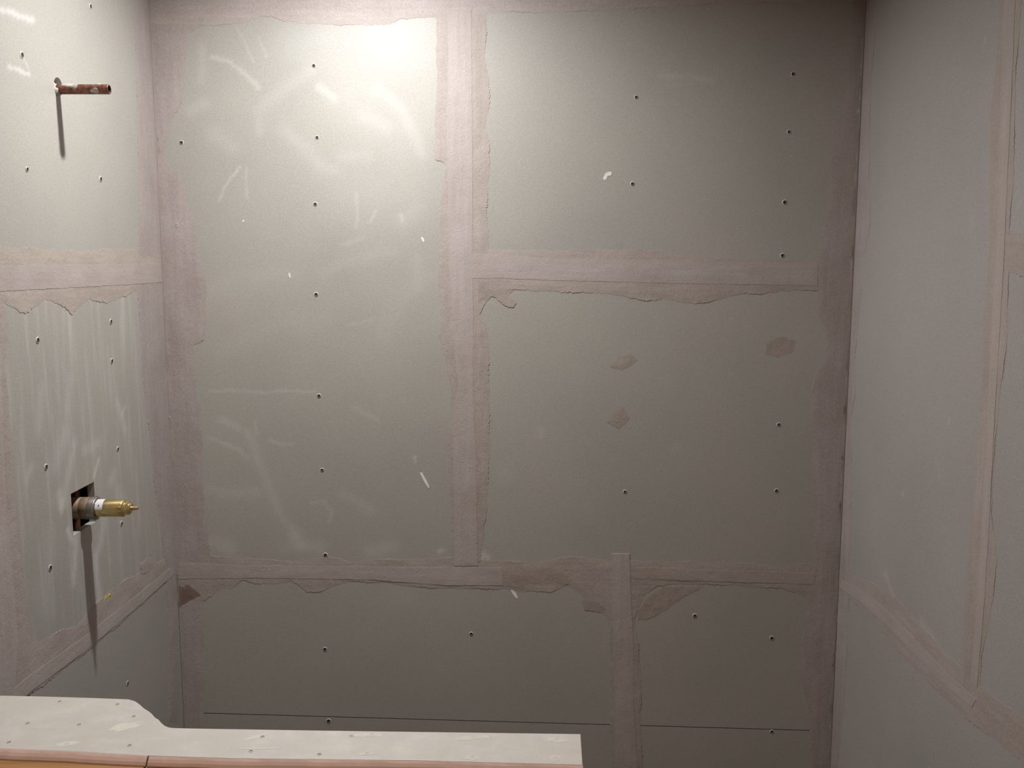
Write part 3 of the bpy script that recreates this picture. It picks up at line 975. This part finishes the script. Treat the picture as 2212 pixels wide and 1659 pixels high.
def cap_smear(px, py, rx, ry, rot):
    x, y = onz(px, py)
    vs = [(x - kl[0], y - kl[1], KZ + .0004)]
    for r_, z in ((.55, .0004), (1.0, .0001)):
        for k in range(18):
            t = 2 * pi * k / 18
            w_ = r_ * (1 + .22 * math.sin(2 * t + px) + .15 * math.sin(5 * t + py))
            a, b = rx * w_ * cos(t), ry * w_ * sin(t)
            vs.append((x - kl[0] + a * cos(rot) - b * sin(rot), y - kl[1] + a * sin(rot) + b * cos(rot), KZ + z))
    fs = [[0, 1 + k, 1 + (k + 1) % 18] for k in range(18)]
    fs += [[1 + k, 19 + k, 19 + (k + 1) % 18, 1 + (k + 1) % 18] for k in range(18)]
    link('chalk_smear', vs, fs, M['smear'], cap, True)


M['smear'] = plain('chalk_smear', (0.63, 0.60, 0.53), 0.85, 0, 90, 0.06)
for a in ((793, 1588, .018, .006, 0), (1020, 1594, .020, .006, .2), (1203, 1599, .012, .006, 0), (1020, 1637, .008, .007, 0), (1199, 1638, .009, .006, 0),
          (553, 1592, .016, .004, .5), (793, 1629, .010, .004, 0), (560, 1617, .022, .0025, 0), (144, 1607, .014, .006, 0), (268, 1570, .020, .009, .6)):
    cap_smear(*a)
for p in ksp:
    x, y = onz(*p)
    o = bpy.data.objects.new('screw', CAPSCREW)
    o.location = (x - kl[0], y - kl[1], KZ - 0.0004)
    o.rotation_euler = (0, -pi / 2, 0)
    o.scale = (0.7, 0.62, 0.62)
    COL.objects.link(o)
    o.parent = cap
    o.location = (x - kl[0], y - kl[1], KZ - 0.0003)


# ================================================================== copper pipe stub for the shower arm
def part(name, verts, faces, m, parent, smooth=True):
    return link(name, verts, faces, m, parent, smooth)


def autosmooth(o, ang=35):
    me = o.data
    bm = bmesh.new()
    bm.from_mesh(me)
    for e in bm.edges:
        if len(e.link_faces) == 2 and e.calc_face_angle(0) > radians(ang):
            e.smooth = False
    bm.to_mesh(me)
    bm.free()


def lpart(name, prof, m, parent, n=32):
    vs, fs = lathe(prof, n)
    o = part(name, vs, fs, m, parent)
    autosmooth(o)
    return o


def skin_patch(name, a0, a1, t0, t1, r, m, parent, n=10, jag=0.0, thick=0.0004):
    """a thin smear wrapped round part of a tube about the x axis"""
    vs, fs = [], []
    k = 10
    for i in range(k + 1):
        for j in range(n + 1):
            f = i / k
            g = j / n
            w = math.sqrt(max(0.0, 1 - (2 * f - 1) ** 2)) ** 0.6
            t = (t0 + t1) / 2 + (t1 - t0) * (g - 0.5) * w * (1 + jag * math.sin(7 * f + 3))
            lift = thick * (0.1 + min(1, 4 * min(f, 1 - f, g, 1 - g)))
            rr = r + lift
            a = a0 + (a1 - a0) * f
            vs.append((a, rr * cos(t), rr * sin(t)))
    for i in range(k):
        for j in range(n):
            p = i * (n + 1) + j
            fs.append([p, p + n + 1, p + n + 2, p + 1])
    return part(name, vs, fs, m, parent)


def tip_len(u, v, px):
    d = cos(PITCH) * u - sin(PITCH) * (v - EYE)
    return (px - 1106) / FPX * d - XL


pu, pv = pipe_uv
plen = tip_len(pu, pv, 236.5)
pipe = empty('shower_pipe', (XL, pu, pv))
tag(pipe, 'short copper pipe stub sticking out of a round hole high on the wall', 'pipe')
R = 0.0082
tube = lpart('tube', [(-0.100, R), (plen * .3, R), (plen * .62, R), (plen - .0008, R), (plen, R - .0006), (plen, R - .0016), (plen - .001, R - .0019), (plen - .045, R - .0020), (plen - .045, 0.0001)], M['copper'], pipe)
bore = lpart('bore', [(plen - .0015, R - .0021), (plen - .030, R - .0021), (plen - .030, .0001)], M['dark'], pipe)
# pale blobs of mortar and flux on the tube; angle 0 faces +y (away), pi faces the camera, pi/2 is up
skin_patch('mortar_blob', 0.008, 0.030, pi * .48, pi * .85, R, M['blob'], pipe, jag=.2, thick=.0007)
skin_patch('flux_stain', 0.024, 0.037, pi * .55, pi * 1.05, R, M['flux'], pipe, jag=.3)
skin_patch('mortar_blob', plen - .020, plen - .013, pi * .44, pi * .66, R, M['blob'], pipe, thick=.0009)
skin_patch('mortar_blob', plen - .030, plen - .015, pi * .98, pi * 1.35, R, M['blob'], pipe, jag=.25)
# lump of mortar packed in the hole round the pipe
lump, lf = [], []
for i, (h, k) in enumerate(((-.011, 1.75), (-.004, 1.7), (0.0, 1.45), (.0045, 1.12), (.005, 1.0))):
    for j in range(24):
        t = 2 * pi * j / 24
        wob = 1 + .08 * math.sin(3 * t + 1) + .05 * math.sin(7 * t)
        side = 1.0 if sin(t) < 0.25 else 0.35
        r = R * (1 + (k - 1) * wob * (1.0 if i < 2 else side))
        r = min(r, 0.0146)
        lump.append((h * (1 if sin(t) < .25 else .9) - (0.0 if sin(t) < .25 else .004), r * cos(t), r * sin(t)))
for i in range(4):
    for j in range(24):
        j2 = (j + 1) % 24
        lf.append([i * 24 + j, (i + 1) * 24 + j, (i + 1) * 24 + j2, i * 24 + j2])
part('mortar_collar', lump, lf, M['blob'], pipe)

# ================================================================== brass mixing valve in its square hole
vu, vv = LEFT.uv(178, 1100)
vu = (hu0 + hu1) / 2 + 0.002
vl = lambda px: tip_len(vu, vv, px)
valve = empty('mixing_valve', (XL, vu, vv))
tag(valve, 'brass shower mixing valve poking out of a square hole low on the wall', 'valve')
r1_, r2_, r3_ = 0.0198, 0.0202, 0.0157
x_a, x_b, x_c, x_d, x_e, x_f = vl(196), vl(211), vl(267), vl(275), vl(285), vl(299)
lpart('valve_body', [(-0.075, .0001), (-0.075, r1_), (-0.052, r1_ * 1.02), (-0.05, r1_), (x_a - .016, r1_), (x_a - .0155, r1_ * .985), (x_a - .0145, r1_ * .985), (x_a - .014, r1_),
                     (x_a - .002, r1_ * 1.01), (x_a, r1_)], M['bronze'], valve, 40)
lpart('clamp_ring', [(x_a - .0002, r1_ * .9), (x_a - .0002, r2_), (x_a + .004, r2_ * 1.01), (x_b - .003, r2_ * 1.01), (x_b - .001, r2_ * .98), (x_b, r2_ * .93), (x_b, r3_ * .9)], M['steel'], valve, 40)
lpart('bracket_ring', [(x_b - .004, r2_ * .9), (x_b - .004, r2_ * 1.06), (x_b - .0015, r2_ * 1.06), (x_b - .001, r2_ * .9)], M['steel'], valve, 40)
lpart('cartridge', [(x_b - .003, r3_ * .9), (x_b + .001, r3_ * .9), (x_b + .002, r3_), (x_b + .012, r3_), (x_b + .0125, r3_ * .985), (x_b + .0135, r3_ * .985), (x_b + .014, r3_),
                    (x_c, r3_), (x_c + .0015, r3_ * .95), (x_c + .003, r3_ * .80), (x_d, r3_ * .78), (x_d + .0005, r3_ * .66), (x_e - .002, r3_ * .62), (x_e, r3_ * .50), (x_e, .0001)],
      M['brass'], valve, 40)
# ridge along the cartridge and a hexagonal retaining nut
lpart('retaining_nut', [(x_d - .0012, r3_ * .5), (x_d - .0012, r3_ * .80), (x_d + .0035, r3_ * .80), (x_d + .0045, r3_ * .72), (x_d + .0045, r3_ * .5)], M['brass'], valve, 8)
st = lpart('stem', [(x_e - .002, .0034), (x_f - .004, .0034), (x_f - .0035, .0030), (x_f - .0005, .0030), (x_f, .0024), (x_f, .0001)], M['stem'], valve, 14)
stk = skin_patch('sticker', x_b + .0012, x_b + .0150, pi * .42, pi * .98, r3_, M['sticker'], valve, n=14, thick=.00025)
# square the sticker off (a label has straight sides) and print its small dark mark
vs, fs = [], []
for i in range(2):
    for j in range(15):
        t = pi * (.42 + .56 * j / 14)
        vs.append((x_b + (.0012, .0150)[i], (r3_ + .0004) * cos(t), (r3_ + .0004) * sin(t)))
for j in range(14):
    fs.append([j, 15 + j, 16 + j, j + 1])
me = bpy.data.meshes.new('sticker')
me.from_pydata(vs, [], fs)
me.materials.append(M['sticker'])
stk.data = me
vs, fs = [], []
for i in range(2):
    for j in range(5):
        t = pi * (.80 + .075 * j / 4)
        vs.append((x_b + (.0068, .0090)[i] + (.0006 if i == 0 else -.0004) * (j / 4), (r3_ + .0006) * cos(t), (r3_ + .0006) * sin(t)))
for j in range(4):
    fs.append([j, 5 + j, 6 + j, j + 1])
part('printed_mark', vs, fs, M['ink'], stk, False)
# copper supply lines running to the valve inside the wall
def tube_z(name, x, y, z0, z1, r, m, parent):
    vs, fs = lathe([(z0, r), (z1, r)], 16)
    vs = [(x + b, y + c, a) for a, b, c in vs]
    return part(name, vs, fs, m, parent)


tube_z('supply_pipe', -0.034, 0.034, -0.45, -0.01, R, M['copper'], valve)
tube_z('riser_pipe', -0.034, 0.040, 0.0, pv - vv - 0.03, R, M['copper'], valve)
